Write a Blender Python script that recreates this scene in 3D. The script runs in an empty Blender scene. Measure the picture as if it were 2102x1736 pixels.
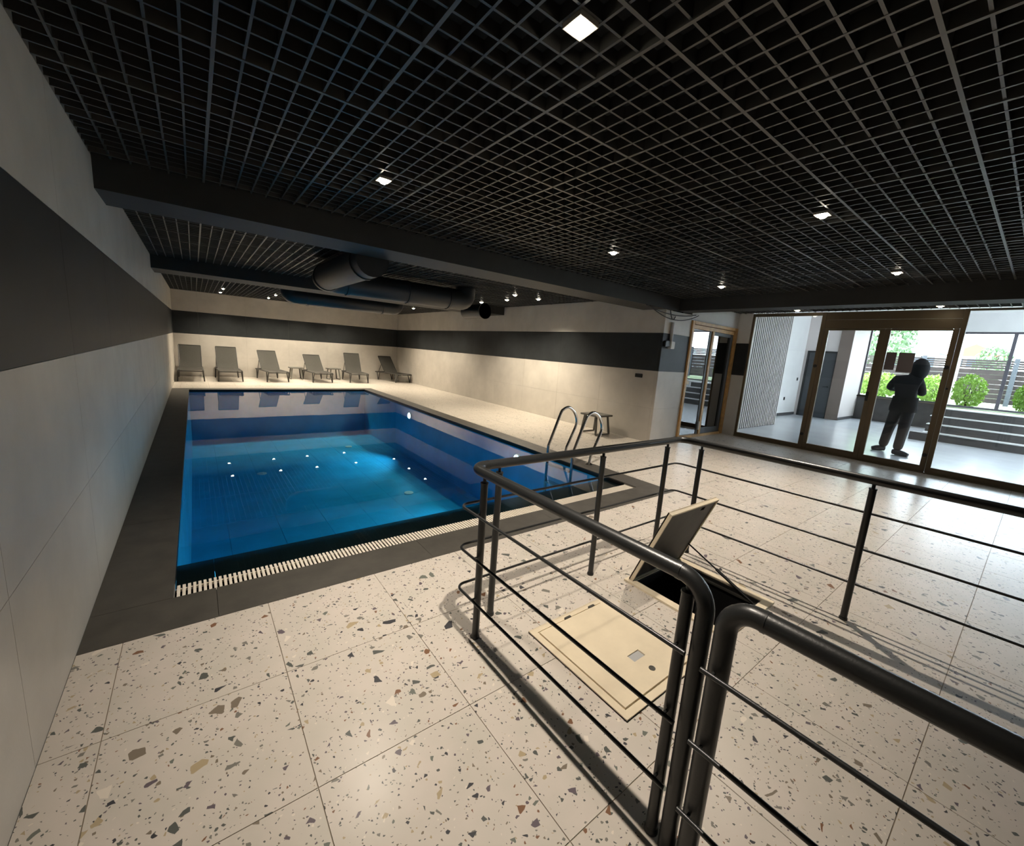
import bpy, bmesh, math, random
from mathutils import Vector, Matrix, Euler

random.seed(7)
S = bpy.context.scene
COL = S.collection
PI = math.pi

# ------------------------------------------------------------------ camera
YAW, PITCH, ROLL, FPX, HC = 0.66316, -0.174336, 0.071007, 839.7, 1.5
fw = Vector((math.sin(YAW) * math.cos(PITCH), math.cos(YAW) * math.cos(PITCH), math.sin(PITCH)))
rt = fw.cross(Vector((0, 0, 1))).normalized()
up = rt.cross(fw)
r2 = rt * math.cos(ROLL) + up * math.sin(ROLL)
u2 = -rt * math.sin(ROLL) + up * math.cos(ROLL)
cam_d = bpy.data.cameras.new('camera')
cam = bpy.data.objects.new('camera', cam_d)
COL.objects.link(cam)
M3 = Matrix((r2, u2, -fw)).transposed()
cam.matrix_world = Matrix.Translation((0, 0, HC)) @ M3.to_4x4()
cam_d.sensor_fit = 'HORIZONTAL'
cam_d.sensor_width = 36
cam_d.lens = 36 * FPX / 2102
cam_d.clip_start = 0.02
S.camera = cam

# ------------------------------------------------------------------ world, exposure
W = bpy.data.worlds.new('world')
S.world = W
W.use_nodes = True
bg = W.node_tree.nodes['Background']
bg.inputs[0].default_value = (0.80, 0.90, 1.0, 1)
bg.inputs[1].default_value = 17.0
S.view_settings.view_transform = 'Standard'
S.view_settings.look = 'None'
S.view_settings.gamma = 1
S.view_settings.exposure = 0.0
S.view_settings.use_curve_mapping = False
LAMP_COL = (1.0, 0.89, 0.755)
LAMP_W = 245.0
for nm, loc, sx, sy in (('daylight_portal', (18.3, 2.95, 1.95), 2.1, 2.3), ('daylight_portal', (16.5, -1.2, 1.85), 5.9, 2.1), ('daylight_portal', (13.0, -4.1, 1.6), 6.4, 2.8)):  # last portal serves the south opening added to brighten the lobby
    L = bpy.data.lights.new(nm, 'AREA')
    L.shape = 'RECTANGLE'; L.size = sy; L.size_y = sx
    L.cycles.is_portal = True
    o = bpy.data.objects.new(nm, L); COL.objects.link(o)
    o.location = loc
    o.rotation_euler = Vector((-1, 0, 0) if loc[1] > -4 else (0, 1, 0)).to_track_quat('-Z', 'Y').to_euler()

# ------------------------------------------------------------------ materials
MATS = {}
def mat(name, col, rough=0.5, metal=0.0, spec=0.5, noise=0.0, nscale=6.0, bump=0.0, bscale=40.0):
    m = bpy.data.materials.new(name); m.use_nodes = True
    nt = m.node_tree; b = nt.nodes['Principled BSDF']
    b.inputs['Roughness'].default_value = rough
    b.inputs['Metallic'].default_value = metal
    b.inputs['Specular IOR Level'].default_value = spec
    b.inputs['Base Color'].default_value = (*col, 1)
    if noise or bump:
        g = nt.nodes.new('ShaderNodeNewGeometry')
    if noise:
        n = nt.nodes.new('ShaderNodeTexNoise'); n.inputs['Scale'].default_value = nscale
        n.inputs['Detail'].default_value = 6; n.inputs['Roughness'].default_value = 0.6
        nt.links.new(g.outputs['Position'], n.inputs['Vector'])
        r = nt.nodes.new('ShaderNodeMapRange')
        r.inputs['From Min'].default_value = 0.3; r.inputs['From Max'].default_value = 0.7
        r.inputs['To Min'].default_value = 1 - noise; r.inputs['To Max'].default_value = 1 + noise
        nt.links.new(n.outputs['Fac'], r.inputs['Value'])
        mx = nt.nodes.new('ShaderNodeVectorMath'); mx.operation = 'SCALE'
        mx.inputs[0].default_value = col
        nt.links.new(r.outputs['Result'], mx.inputs['Scale'])
        nt.links.new(mx.outputs['Vector'], b.inputs['Base Color'])
    if bump:
        n2 = nt.nodes.new('ShaderNodeTexNoise'); n2.inputs['Scale'].default_value = bscale
        nt.links.new(g.outputs['Position'], n2.inputs['Vector'])
        bp = nt.nodes.new('ShaderNodeBump'); bp.inputs['Strength'].default_value = bump
        bp.inputs['Distance'].default_value = 0.01
        nt.links.new(n2.outputs['Fac'], bp.inputs['Height'])
        nt.links.new(bp.outputs['Normal'], b.inputs['Normal'])
    MATS[name] = m
    return m

def emis(name, col, st):
    m = bpy.data.materials.new(name); m.use_nodes = True
    nt = m.node_tree; nt.nodes.clear()
    e = nt.nodes.new('ShaderNodeEmission'); e.inputs[0].default_value = (*col, 1); e.inputs[1].default_value = st
    o = nt.nodes.new('ShaderNodeOutputMaterial'); nt.links.new(e.outputs[0], o.inputs[0])
    MATS[name] = m
    return m

def thin_glass(name, tint, ior=1.5, gain=1.0, bump=0.0, bscale=3.0, rough=0.0):
    m = bpy.data.materials.new(name); m.use_nodes = True
    nt = m.node_tree; nt.nodes.clear()
    o = nt.nodes.new('ShaderNodeOutputMaterial'); mix = nt.nodes.new('ShaderNodeMixShader')
    t = nt.nodes.new('ShaderNodeBsdfTransparent'); t.inputs[0].default_value = (*tint, 1)
    g = nt.nodes.new('ShaderNodeBsdfGlossy'); g.inputs['Roughness'].default_value = rough
    g.inputs[0].default_value = (1, 1, 1, 1)
    f = nt.nodes.new('ShaderNodeFresnel'); f.inputs[0].default_value = ior
    mu = nt.nodes.new('ShaderNodeMath'); mu.operation = 'MULTIPLY'; mu.inputs[1].default_value = gain; mu.use_clamp = True
    nt.links.new(f.outputs[0], mu.inputs[0]); nt.links.new(mu.outputs[0], mix.inputs[0])
    nt.links.new(t.outputs[0], mix.inputs[1]); nt.links.new(g.outputs[0], mix.inputs[2])
    nt.links.new(mix.outputs[0], o.inputs[0])
    if bump:
        n = nt.nodes.new('ShaderNodeTexNoise'); n.inputs['Scale'].default_value = bscale
        ge = nt.nodes.new('ShaderNodeNewGeometry'); nt.links.new(ge.outputs['Position'], n.inputs['Vector'])
        bp = nt.nodes.new('ShaderNodeBump'); bp.inputs['Strength'].default_value = bump; bp.inputs['Distance'].default_value = 0.01
        nt.links.new(n.outputs['Fac'], bp.inputs['Height'])
        nt.links.new(bp.outputs['Normal'], g.inputs['Normal']); nt.links.new(bp.outputs['Normal'], f.inputs['Normal'])
    MATS[name] = m
    return m

def terrazzo(name):
    m = bpy.data.materials.new(name); m.use_nodes = True
    nt = m.node_tree; N = nt.nodes; K = nt.links; b = N['Principled BSDF']
    b.inputs['Roughness'].default_value = 0.28
    b.inputs['Specular IOR Level'].default_value = 0.35
    g = N.new('ShaderNodeNewGeometry'); oi = N.new('ShaderNodeObjectInfo')
    sc = N.new('ShaderNodeMath'); sc.operation = 'MULTIPLY'; sc.inputs[1].default_value = 37.0
    K.new(oi.outputs['Random'], sc.inputs[0])
    cb = N.new('ShaderNodeCombineXYZ'); K.new(sc.outputs[0], cb.inputs[0]); K.new(sc.outputs[0], cb.inputs[1])
    va = N.new('ShaderNodeVectorMath'); va.operation = 'ADD'
    K.new(g.outputs['Position'], va.inputs[0]); K.new(cb.outputs[0], va.inputs[1])
    # slight domain warp so the chips are not clean polygons
    wn = N.new('ShaderNodeTexNoise'); wn.inputs['Scale'].default_value = 30; wn.inputs['Detail'].default_value = 2
    K.new(va.outputs[0], wn.inputs['Vector'])
    ws = N.new('ShaderNodeVectorMath'); ws.operation = 'MULTIPLY_ADD'
    ws.inputs[1].default_value = (0.012, 0.012, 0)
    K.new(wn.outputs['Color'], ws.inputs[0]); K.new(va.outputs[0], ws.inputs[2])
    vec = ws.outputs[0]
    n = N.new('ShaderNodeTexNoise'); n.inputs['Scale'].default_value = 5; n.inputs['Detail'].default_value = 8
    K.new(va.outputs[0], n.inputs['Vector'])
    base = N.new('ShaderNodeValToRGB')
    base.color_ramp.elements[0].position = 0.3; base.color_ramp.elements[0].color = (0.53, 0.49, 0.425, 1)
    base.color_ramp.elements[1].position = 0.7; base.color_ramp.elements[1].color = (0.60, 0.535, 0.475, 1)
    K.new(n.outputs['Fac'], base.inputs[0])
    last = base.outputs[0]
    layers = ((120, 0.90, 0.12, 0.10), (62, 0.925, 0.12, 0.25), (32, 0.935, 0.12, 0.6), (17, 0.965, 0.14, 0.9))
    for i, (s, prob, edge, soft) in enumerate(layers):
        off = N.new('ShaderNodeVectorMath'); off.operation = 'ADD'; off.inputs[1].default_value = (i * 3.3, i * 1.7, 0)
        K.new(vec, off.inputs[0])
        v = N.new('ShaderNodeTexVoronoi'); v.voronoi_dimensions = '2D'; v.feature = 'DISTANCE_TO_EDGE'
        v.inputs['Scale'].default_value = s; K.new(off.outputs[0], v.inputs['Vector'])
        c = N.new('ShaderNodeTexVoronoi'); c.voronoi_dimensions = '2D'; c.feature = 'F1'
        c.inputs['Scale'].default_value = s; K.new(off.outputs[0], c.inputs['Vector'])
        sep = N.new('ShaderNodeSeparateColor'); K.new(c.outputs['Color'], sep.inputs[0])
        a = N.new('ShaderNodeMath'); a.operation = 'GREATER_THAN'; a.inputs[1].default_value = prob
        K.new(sep.outputs[0], a.inputs[0])
        # edge margin varies by cell, so chips vary in size
        em = N.new('ShaderNodeMath'); em.operation = 'MULTIPLY_ADD'; em.inputs[1].default_value = 0.22; em.inputs[2].default_value = edge
        K.new(sep.outputs[2], em.inputs[0])
        e = N.new('ShaderNodeMath'); e.operation = 'GREATER_THAN'
        K.new(v.outputs['Distance'], e.inputs[0]); K.new(em.outputs[0], e.inputs[1])
        mm = N.new('ShaderNodeMath'); mm.operation = 'MULTIPLY'; K.new(a.outputs[0], mm.inputs[0]); K.new(e.outputs[0], mm.inputs[1])
        r = N.new('ShaderNodeValToRGB'); r.color_ramp.interpolation = 'CONSTANT'
        cols = [(0, (0.10, 0.105, 0.095)), (0.22, (0.19, 0.18, 0.155)), (0.38, (0.055, 0.055, 0.06)), (0.5, (0.13, 0.105, 0.12)),
                (0.6, (0.20, 0.165, 0.125)), (0.7, (0.40, 0.32, 0.20)), (0.8, (0.20, 0.105, 0.06)), (0.85, (0.68, 0.61, 0.52)), (0.93, (0.15, 0.16, 0.135))]
        cr = r.color_ramp
        cr.elements[0].position = cols[0][0]; cr.elements[0].color = (*cols[0][1], 1)
        cr.elements[1].position = cols[1][0]; cr.elements[1].color = (*cols[1][1], 1)
        for p, cc in cols[2:]:
            el = cr.elements.new(p); el.color = (*cc, 1)
        K.new(sep.outputs[1], r.inputs[0])
        mx = N.new('ShaderNodeMix'); mx.data_type = 'RGBA'
        K.new(mm.outputs[0], mx.inputs['Factor']); K.new(last, mx.inputs['A']); K.new(r.outputs[0], mx.inputs['B'])
        last = mx.outputs['Result']
    K.new(last, b.inputs['Base Color'])
    MATS[name] = m
    return m

terrazzo('terrazzo')
mat('grout', (0.25, 0.205, 0.15), 0.9)
mat('wall_tile', (0.50, 0.465, 0.415), 0.45, noise=0.10, nscale=2.2, bump=0.05, bscale=60)
mat('band_tile', (0.023, 0.026, 0.028), 0.5, spec=0.3, noise=0.2, nscale=3)
mat('wall_grout', (0.25, 0.23, 0.20), 0.9)
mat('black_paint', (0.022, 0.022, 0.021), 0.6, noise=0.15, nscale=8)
mat('plenum', (0.008, 0.008, 0.008), 0.9)
mat('grid_metal', (0.040, 0.039, 0.036), 0.36, spec=0.6)
mat('grid_runner', (0.066, 0.064, 0.058), 0.34, spec=0.6)
mat('duct_paint', (0.022, 0.023, 0.024), 0.4)
mat('coping_stone', (0.062, 0.056, 0.047), 0.5, noise=0.22, nscale=7)
mat('ledge_tile', (0.006, 0.0055, 0.005), 0.3, noise=0.2, nscale=9)
mat('pool_tile', (0.02, 0.38, 0.62), 0.4, noise=0.12, nscale=2.5)
mat('pool_grout', (0.02, 0.16, 0.34), 0.8)
mat('grating_plastic', (0.74, 0.68, 0.58), 0.5)
mat('channel', (0.02, 0.02, 0.02), 0.8)
mat('rail_paint', (0.020, 0.021, 0.021), 0.34, spec=0.5, bump=0.04, bscale=200)
mat('cream_plastic', (0.70, 0.60, 0.44), 0.45, noise=0.06, nscale=9)
mat('lid_underside', (0.055, 0.052, 0.044), 0.6, noise=0.2, nscale=8)
mat('black_plastic', (0.012, 0.012, 0.012), 0.45)
mat('white_plastic', (0.7, 0.69, 0.66), 0.5)
mat('steel', (0.55, 0.53, 0.50), 0.16, metal=1.0)
mat('bronze_frame', (0.175, 0.13, 0.075), 0.42, metal=0.25)
mat('oak_frame', (0.56, 0.33, 0.12), 0.5, noise=0.2, nscale=12)
mat('plaster', (0.74, 0.735, 0.72), 0.8, noise=0.04, nscale=3)
mat('pink_plaster', (0.72, 0.66, 0.63), 0.8)
mat('brown_pilaster', (0.22, 0.17, 0.14), 0.7)
mat('lobby_floor', (0.60, 0.62, 0.65), 0.22, noise=0.08, nscale=1.2)
mat('dark_stone', (0.075, 0.07, 0.068), 0.6, noise=0.2, nscale=5)
mat('nosing', (0.86, 0.86, 0.85), 0.5)
mat('slat_wood', (0.50, 0.46, 0.43), 0.6)
mat('slat_backing', (0.015, 0.013, 0.013), 0.8)
mat('dark_door', (0.05, 0.055, 0.06), 0.5)
mat('window_frame', (0.10, 0.095, 0.11), 0.45)
mat('sling', (0.105, 0.10, 0.088), 0.8, noise=0.12, nscale=60)
mat('table_resin', (0.13, 0.125, 0.11), 0.55)
mat('lounger_frame', (0.035, 0.033, 0.030), 0.5)
mat('paper', (0.17, 0.145, 0.145), 0.8)
mat('black_cloth', (0.010, 0.010, 0.012), 0.9)
mat('grey_shoe', (0.03, 0.032, 0.04), 0.7)
mat('skin', (0.45, 0.28, 0.20), 0.6)
mat('fence_wood', (0.032, 0.021, 0.020), 0.75, noise=0.25, nscale=4)
mat('fence_post', (0.07, 0.075, 0.09), 0.6)
mat('leaf_bright', (0.34, 0.52, 0.10), 0.6, noise=0.35, nscale=9)
mat('leaf_dark', (0.16, 0.26, 0.13), 0.6, noise=0.35, nscale=5)
mat('bark', (0.10, 0.075, 0.06), 0.9)
mat('lawn', (0.24, 0.30, 0.16), 0.9, noise=0.2, nscale=2)
mat('house_wall', (0.70, 0.68, 0.64), 0.8)
mat('red_roof', (0.45, 0.12, 0.07), 0.8)
mat('blue_roof', (0.20, 0.25, 0.34), 0.7)
mat('house_window', (0.08, 0.11, 0.16), 0.2)
mat('lamp_housing', (0.40, 0.35, 0.28), 0.5)
mat('conduit', (0.42, 0.42, 0.42), 0.4)
mat('sticker', (0.72, 0.60, 0.48), 0.6)
emis('lamp_glow', (1.0, 0.90, 0.72), 40.0)
emis('pool_glow', (0.75, 0.92, 1.0), 30.0)
thin_glass('glass', (0.95, 0.965, 0.97), 1.5, gain=0.5)
thin_glass('mirror_glass', (0.35, 0.36, 0.37), 1.5, gain=2.6)
thin_glass('water', (0.55, 0.88, 0.97), 1.33, bump=0.02, bscale=2.5)

# ------------------------------------------------------------------ mesh helpers
def bx(bm, x0, x1, y0, y1, z0, z1, M=None):
    v = [bm.verts.new((x, y, z)) for x in (x0, x1) for y in (y0, y1) for z in (z0, z1)]
    for f in ((0, 1, 3, 2), (4, 6, 7, 5), (0, 4, 5, 1), (2, 3, 7, 6), (0, 2, 6, 4), (1, 5, 7, 3)):
        bm.faces.new([v[i] for i in f])
    if M is not None:
        for q in v: q.co = M @ q.co
    return v

def prism(bm, pts, d0, d1, axis='x'):
    """extrude a polygon (a,b) along an axis"""
    def P(a, b, d):
        return {'x': (d, a, b), 'y': (a, d, b), 'z': (a, b, d)}[axis]
    A = [bm.verts.new(P(a, b, d0)) for a, b in pts]
    B = [bm.verts.new(P(a, b, d1)) for a, b in pts]
    n = len(pts)
    bm.faces.new(A); bm.faces.new(B[::-1])
    for i in range(n):
        bm.faces.new((A[i], B[i], B[(i + 1) % n], A[(i + 1) % n]))

def fillet(P, r, seg=6, closed=False):
    P = [Vector(p) for p in P]
    out = []
    for i, p in enumerate(P):
        if i in (0, len(P) - 1):
            out.append(p); continue
        a = (P[i - 1] - p); b = (P[i + 1] - p)
        rr = r[i] if isinstance(r, (list, tuple)) else r
        la, lb = a.length, b.length
        a.normalize(); b.normalize()
        ang = a.angle(b)
        if ang > PI - 0.02 or rr <= 0:
            out.append(p); continue
        d = min(rr / math.tan(ang / 2), la * 0.49, lb * 0.49)
        rr2 = d * math.tan(ang / 2)
        c = p + (a + b).normalized() * (rr2 / math.sin(ang / 2))
        s = p + a * d - c; e = p + b * d - c
        tot = s.angle(e)
        ax = s.cross(e).normalized()
        for k in range(seg + 1):
            out.append(c + Matrix.Rotation(tot * k / seg, 3, ax) @ s)
    return out

def tube(bm, P, r, n=10, cap=True):
    P = [Vector(p) for p in P]
    t0 = (P[1] - P[0]).normalized()
    ref = Vector((0, 0, 1)) if abs(t0.z) < 0.9 else Vector((1, 0, 0))
    nn = t0.cross(ref).normalized()
    rings = []
    for i, p in enumerate(P):
        ta = (P[i] - P[i - 1]).normalized() if i else t0
        tb = (P[i + 1] - P[i]).normalized() if i < len(P) - 1 else ta
        t = (ta + tb).normalized()
        nn = (nn - t * nn.dot(t)).normalized()
        bb = t.cross(nn)
        k = 1 / max(0.5, ta.dot(t))
        rr = r[i] if isinstance(r, (list, tuple)) else r
        rings.append([bm.verts.new(p + (nn * math.cos(2 * PI * j / n) + bb * math.sin(2 * PI * j / n)) * rr * (k if False else 1)) for j in range(n)])
    for a, b in zip(rings, rings[1:]):
        for j in range(n):
            bm.faces.new((a[j], a[(j + 1) % n], b[(j + 1) % n], b[j]))
    if cap:
        bm.faces.new(rings[0][::-1]); bm.faces.new(rings[-1])

def lathe(bm, prof, c=(0, 0, 0), n=20):
    rings = []
    for r, z in prof:
        rings.append([bm.verts.new((c[0] + r * math.cos(2 * PI * j / n), c[1] + r * math.sin(2 * PI * j / n), c[2] + z)) for j in range(n)])
    for a, b in zip(rings, rings[1:]):
        for j in range(n):
            bm.faces.new((a[j], a[(j + 1) % n], b[(j + 1) % n], b[j]))
    bm.faces.new(rings[0][::-1]); bm.faces.new(rings[-1])

def tag(o, label=None, cat=None, group=None, kind=None):
    if label: o['label'] = label
    if cat: o['category'] = cat
    if group: o['group'] = group
    if kind: o['kind'] = kind
    return o

def mesh_of(bm, name, m, smooth=False, bevel=0.0):
    bmesh.ops.recalc_face_normals(bm, faces=bm.faces[:])
    if bevel:
        bmesh.ops.bevel(bm, geom=bm.edges[:], offset=bevel, segments=2, affect='EDGES')
    me = bpy.data.meshes.new(name)
    bm.to_mesh(me); bm.free()
    if m: me.materials.append(MATS[m])
    if smooth:
        for p in me.polygons: p.use_smooth = True
        try:
            me.set_sharp_from_angle(angle=math.radians(40))
        except Exception:
            pass
    return me

def link(name, me, parent=None, loc=(0, 0, 0)):
    o = bpy.data.objects.new(name, me)
    COL.objects.link(o)
    o.location = loc
    if parent is not None:
        o.parent = parent
    return o

def ob(name, bm, m, parent=None, smooth=False, bevel=0.0):
    o = link(name, mesh_of(bm, name, m, smooth, bevel), parent)
    if parent is not None:
        o.matrix_parent_inverse = parent_world(parent).inverted()
    return o

def parent_world(p):
    M = p.matrix_basis.copy()
    while p.parent is not None:
        M = p.parent.matrix_basis @ p.matrix_parent_inverse @ M
        p = p.parent
    return M

def NB(): return bmesh.new()
def box(name, m, x0, x1, y0, y1, z0, z1, parent=None, bevel=0.0):
    bm = NB(); bx(bm, min(x0, x1), max(x0, x1), min(y0, y1), max(y0, y1), min(z0, z1), max(z0, z1))
    return ob(name, bm, m, parent, bevel=bevel)
def boxes(name, m, L, parent=None, bevel=0.0):
    bm = NB()
    for b in L: bx(bm, *b)
    return ob(name, bm, m, parent, bevel=bevel)
def pipe(name, m, P, r, parent=None, n=10):
    bm = NB(); tube(bm, P, r, n)
    return ob(name, bm, m, parent, smooth=True)
def empty(name, loc, label=None, cat=None, group=None, kind=None, rz=0):
    o = link(name, None, None, loc)
    o.rotation_euler = (0, 0, rz)
    o.empty_display_size = 0.1
    return tag(o, label, cat, group, kind)
def copy_tree(o, parent=None):
    c = o.copy(); COL.objects.link(c)
    if parent is not None:
        c.parent = parent; c.matrix_parent_inverse = o.matrix_parent_inverse.copy()
    for ch in list(o.children): copy_tree(ch, c)
    return c

# ------------------------------------------------------------------ dimensions
XL, XR, YF = -0.5, 6.62, 16.5          # left wall, right wall, far wall
YD, XG = 4.30, 9.40                    # pillar / timber door wall, glass wall
ZC = 2.62                              # underside of the ceiling grid
BZ = [0.0, 0.63, 1.32, 2.00, 2.62]     # wall tile rows; row 2 is the dark band
PX0, PX1, PY0, PY1 = -0.165, 4.12, 2.945, 12.82   # pool inner edges
ZW = -0.04                             # water level
HOLE = (2.32, 2.86, 0.88, 1.47)        # open hatch well

# ------------------------------------------------------------------ floor and its terrazzo tiles
fl = NB()
for r in ((-0.5, 9.4, -0.55, HOLE[2]), (-0.5, 9.4, HOLE[3], 2.45), (-0.5, HOLE[0], HOLE[2], HOLE[3]), (HOLE[1], 9.4, HOLE[2], HOLE[3]),
          (4.42, 9.4, 2.45, 4.3), (4.42, 6.62, 4.3, 16.5), (-0.5, 4.42, 13.14, 16.5)):
    bx(fl, r[0], r[1], r[2], r[3], -0.12, -0.003)
floor = tag(ob('floor', fl, 'grout'), 'cream terrazzo tile floor with dark stone chips', 'floor', kind='structure')
box('floor_slab', 'terrazzo', -0.5, 9.4, -3.5, -0.551, -0.12, 0.0, floor)
TS, GAP = 0.6, 0.0032
def cuts(a, b, o, s):
    k = math.floor((a - o) / s); out = [a]
    v = o + (k + 1) * s
    while v < b - 0.02:
        if v > a + 0.02: out.append(v)
        v += s
    return out + [b]
tile_cache = {}
def tile_at(x0, x1, y0, y1):
    w, d = round(x1 - x0, 4), round(y1 - y0, 4)
    cx, cy = (x0 + x1) / 2, (y0 + y1) / 2
    hx0, hx1, hy0, hy1 = HOLE
    if x0 < hx1 and x1 > hx0 and y0 < hy1 and y1 > hy0:
        bm = NB(); n = 0
        for r in ((x0, min(x1, hx0), y0, y1), (max(x0, hx1), x1, y0, y1), (max(x0, hx0), min(x1, hx1), y0, min(y1, hy0)), (max(x0, hx0), min(x1, hx1), max(y0, hy1), y1)):
            if r[1] - r[0] > 0.004 and r[3] - r[2] > 0.004:
                bx(bm, r[0] + GAP / 2 - cx, r[1] - GAP / 2 - cx, r[2] + GAP / 2 - cy, r[3] - GAP / 2 - cy, -0.012, 0); n += 1
        if n: link('tile', mesh_of(bm, 'tile', 'terrazzo'), floor, (cx, cy, 0))
        else: bm.free()
        return
    k = (w, d)
    if k not in tile_cache:
        bm = NB(); bx(bm, -w / 2 + GAP / 2, w / 2 - GAP / 2, -d / 2 + GAP / 2, d / 2 - GAP / 2, -0.012, 0)
        tile_cache[k] = mesh_of(bm, 'tile', 'terrazzo')
    link('tile', tile_cache[k], floor, (cx, cy, 0))
for (a, b, c, d) in ((-0.5, 9.4, -0.55, 2.45), (4.42, 6.62, 2.45, 16.5), (6.62, 9.4, 2.45, 4.3), (-0.5, 4.42, 13.14, 16.5)):
    xs = cuts(a, b, 0.257, TS); ys = cuts(c, d, 1.25, TS)
    for x0, x1 in zip(xs, xs[1:]):
        for y0, y1 in zip(ys, ys[1:]): tile_at(x0, x1, y0, y1)

# ------------------------------------------------------------------ walls of big tiles
def tiled_wall(name, label, axis, pos, face, a, b, o, zs=BZ, slab=0.2, pitch=1.26, zt=3.2):
    """axis 'x': wall plane x=pos, runs a..b along y; face = +1/-1 side that shows"""
    s0, s1 = (pos - 0.009 * face, pos - slab * face)
    if axis == 'x': w = box(name, 'wall_grout', min(s0, s1), max(s0, s1), a, b, -0.1, zt)
    else: w = box(name, 'wall_grout', a - (0.2 if slab == 0.2 and name == 'wall_far' else 0), b + (0.2 if name == 'wall_far' else 0), min(s0, s1), max(s0, s1), -0.1, zt)
    tag(w, label, 'wall', kind='structure')
    cs = cuts(a, b, o, pitch); cache = {}
    g = 0.0012
    for u0, u1 in zip(cs, cs[1:]):
        for i, (z0, z1) in enumerate(zip(zs, zs[1:])):
            k = (round(u1 - u0, 3), i)
            if k not in cache:
                bm = NB(); h = (u1 - u0) / 2 - g; q = (z1 - z0) / 2 - g
                if axis == 'x': bx(bm, -0.005, 0.005, -h, h, -q, q)
                else: bx(bm, -h, h, -0.005, 0.005, -q, q)
                cache[k] = mesh_of(bm, 'wall_tile', 'band_tile' if i == 2 else 'wall_tile')
            u, z = (u0 + u1) / 2, (z0 + z1) / 2
            link('wall_tile', cache[k], w, (pos - 0.005 * face, u, z) if axis == 'x' else (u, pos - 0.005 * face, z))
    return w
tiled_wall('wall_left', 'long pale tiled wall with a dark band beside the pool', 'x', XL, 1, -3.5, YF, 0.58)
tiled_wall('wall_far', 'pale tiled end wall with a dark band behind the sun loungers', 'y', YF, -1, XL, XR, 0.13)
tiled_wall('wall_right', 'pale tiled wall with a dark band along the wide pool deck', 'x', XR, -1, YD + 0.002, YF, 0.58, zs=BZ)
tiled_wall('wall_pillar', 'tiled pillar face between the pool wall and the timber-framed door', 'y', YD, -1, XR + 0.003, 7.50, 7.5, zs=BZ[:4] + [2.40], zt=2.40)
tag(box('wall_back', 'plaster', XL - 0.2, 13, -3.7, -3.5, -0.1, 3.3), 'plain wall behind the viewer', 'wall', kind='structure')
tag(box('ceiling', 'plenum', XL - 0.2, XG + 0.1, -3.7, YF + 0.2, 3.2, 3.3), 'black soffit above the open grid', 'ceiling', kind='structure')
tag(box('wall_lintel', 'plaster', 7.5, 9.5, YD + 0.001, YD + 0.2, 2.31, 3.2), 'plaster strip above the timber-framed door', 'wall', kind='structure')
col = box('wall_column', 'plaster', 9.36, 9.52, 4.02, 4.30, 0, 3.2)
tag(col, 'slim column with a dark band where door and glass front meet', 'wall', kind='structure')
box('wall_tile', 'band_tile', 9.352, 9.528, 4.012, 4.30, 1.32, 2.00, col)
# black-walled box added as dark backing, so the door glass shows its reflections
tag(boxes('wall_dark_backing', 'black_paint', [(6.9, 7.0, 4.51, 7.0, 0, 2.9), (9.55, 9.58, 4.51, 7.0, 0, 2.9), (6.9, 9.58, 7.0, 7.1, 0, 2.9), (6.9, 9.58, 4.51, 7.1, 2.9, 3.0), (6.9, 9.58, 4.31, 7.1, -0.06, -0.003)]), 'black-walled box added as dark backing behind the timber-framed glass door', 'wall', kind='structure')

# ------------------------------------------------------------------ beams
tag(boxes('trim_1', 'black_paint', [(XL, XR, 4.26, 4.78, 2.41, 3.2), (XR, 6.95, 4.26, 4.499, 2.41, 3.2)]), 'black ceiling beam crossing in front of the pool', 'beam', kind='structure')
tag(box('trim_2', 'black_paint', 6.95, 7.30, -3.5, 4.295, 2.415, 3.2), 'black ceiling beam running beside the glass front', 'beam', kind='structure')
tag(box('trim_3', 'black_paint', XL, XR, 9.15, 9.90, 2.42, 3.2), 'black ceiling beam across the middle of the pool', 'beam', kind='structure')

# ------------------------------------------------------------------ open-cell ceiling grids: every blade a part
GP = 0.1042
def grid(label, x0, x1, y0, y1):
    g = empty('ceiling_grid', ((x0 + x1) / 2, (y0 + y1) / 2, ZC), label, 'ceiling grid')
    cx, cy = (x0 + x1) / 2, (y0 + y1) / 2
    me = {}
    for ax, lo, hi, L in (('y', x0, x1, y1 - y0), ('x', y0, y1, x1 - x0)):
        o = 1.37 if ax == 'y' else 1.665
        k = math.ceil((lo - o) / GP)
        while o + k * GP < hi:
            p = o + k * GP
            main = k % 6 == 0
            if p > lo + 0.012 and p < hi - 0.012:
                if (ax, main) not in me:
                    w = 0.0075 if main else 0.0052
                    zb = -0.004 if main else (0.0 if ax == 'y' else 0.0015)
                    bm = NB()
                    if ax == 'y': bx(bm, -w, w, -L / 2, L / 2, zb, 0.052)
                    else: bx(bm, -L / 2, L / 2, -w, w, zb, 0.0505)
                    me[(ax, main)] = mesh_of(bm, 'blade', 'grid_runner' if main else 'grid_metal')
                link('blade', me[(ax, main)], g, (p - cx, 0, 0) if ax == 'y' else (0, p - cy, 0))
            k += 1
    return g
grid('black open-cell grid ceiling over the railing and terrazzo floor', XL, 6.95, -1.6, 4.26)
grid('black open-cell grid ceiling over the near half of the pool', XL, XR, 4.78, 9.15)
grid('black open-cell grid ceiling over the far half of the pool and loungers', XL, XR, 9.90, YF)
grid('narrow strip of black open-cell grid above the glass front', 7.30, XG - 0.02, -1.6, 4.29)

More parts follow.
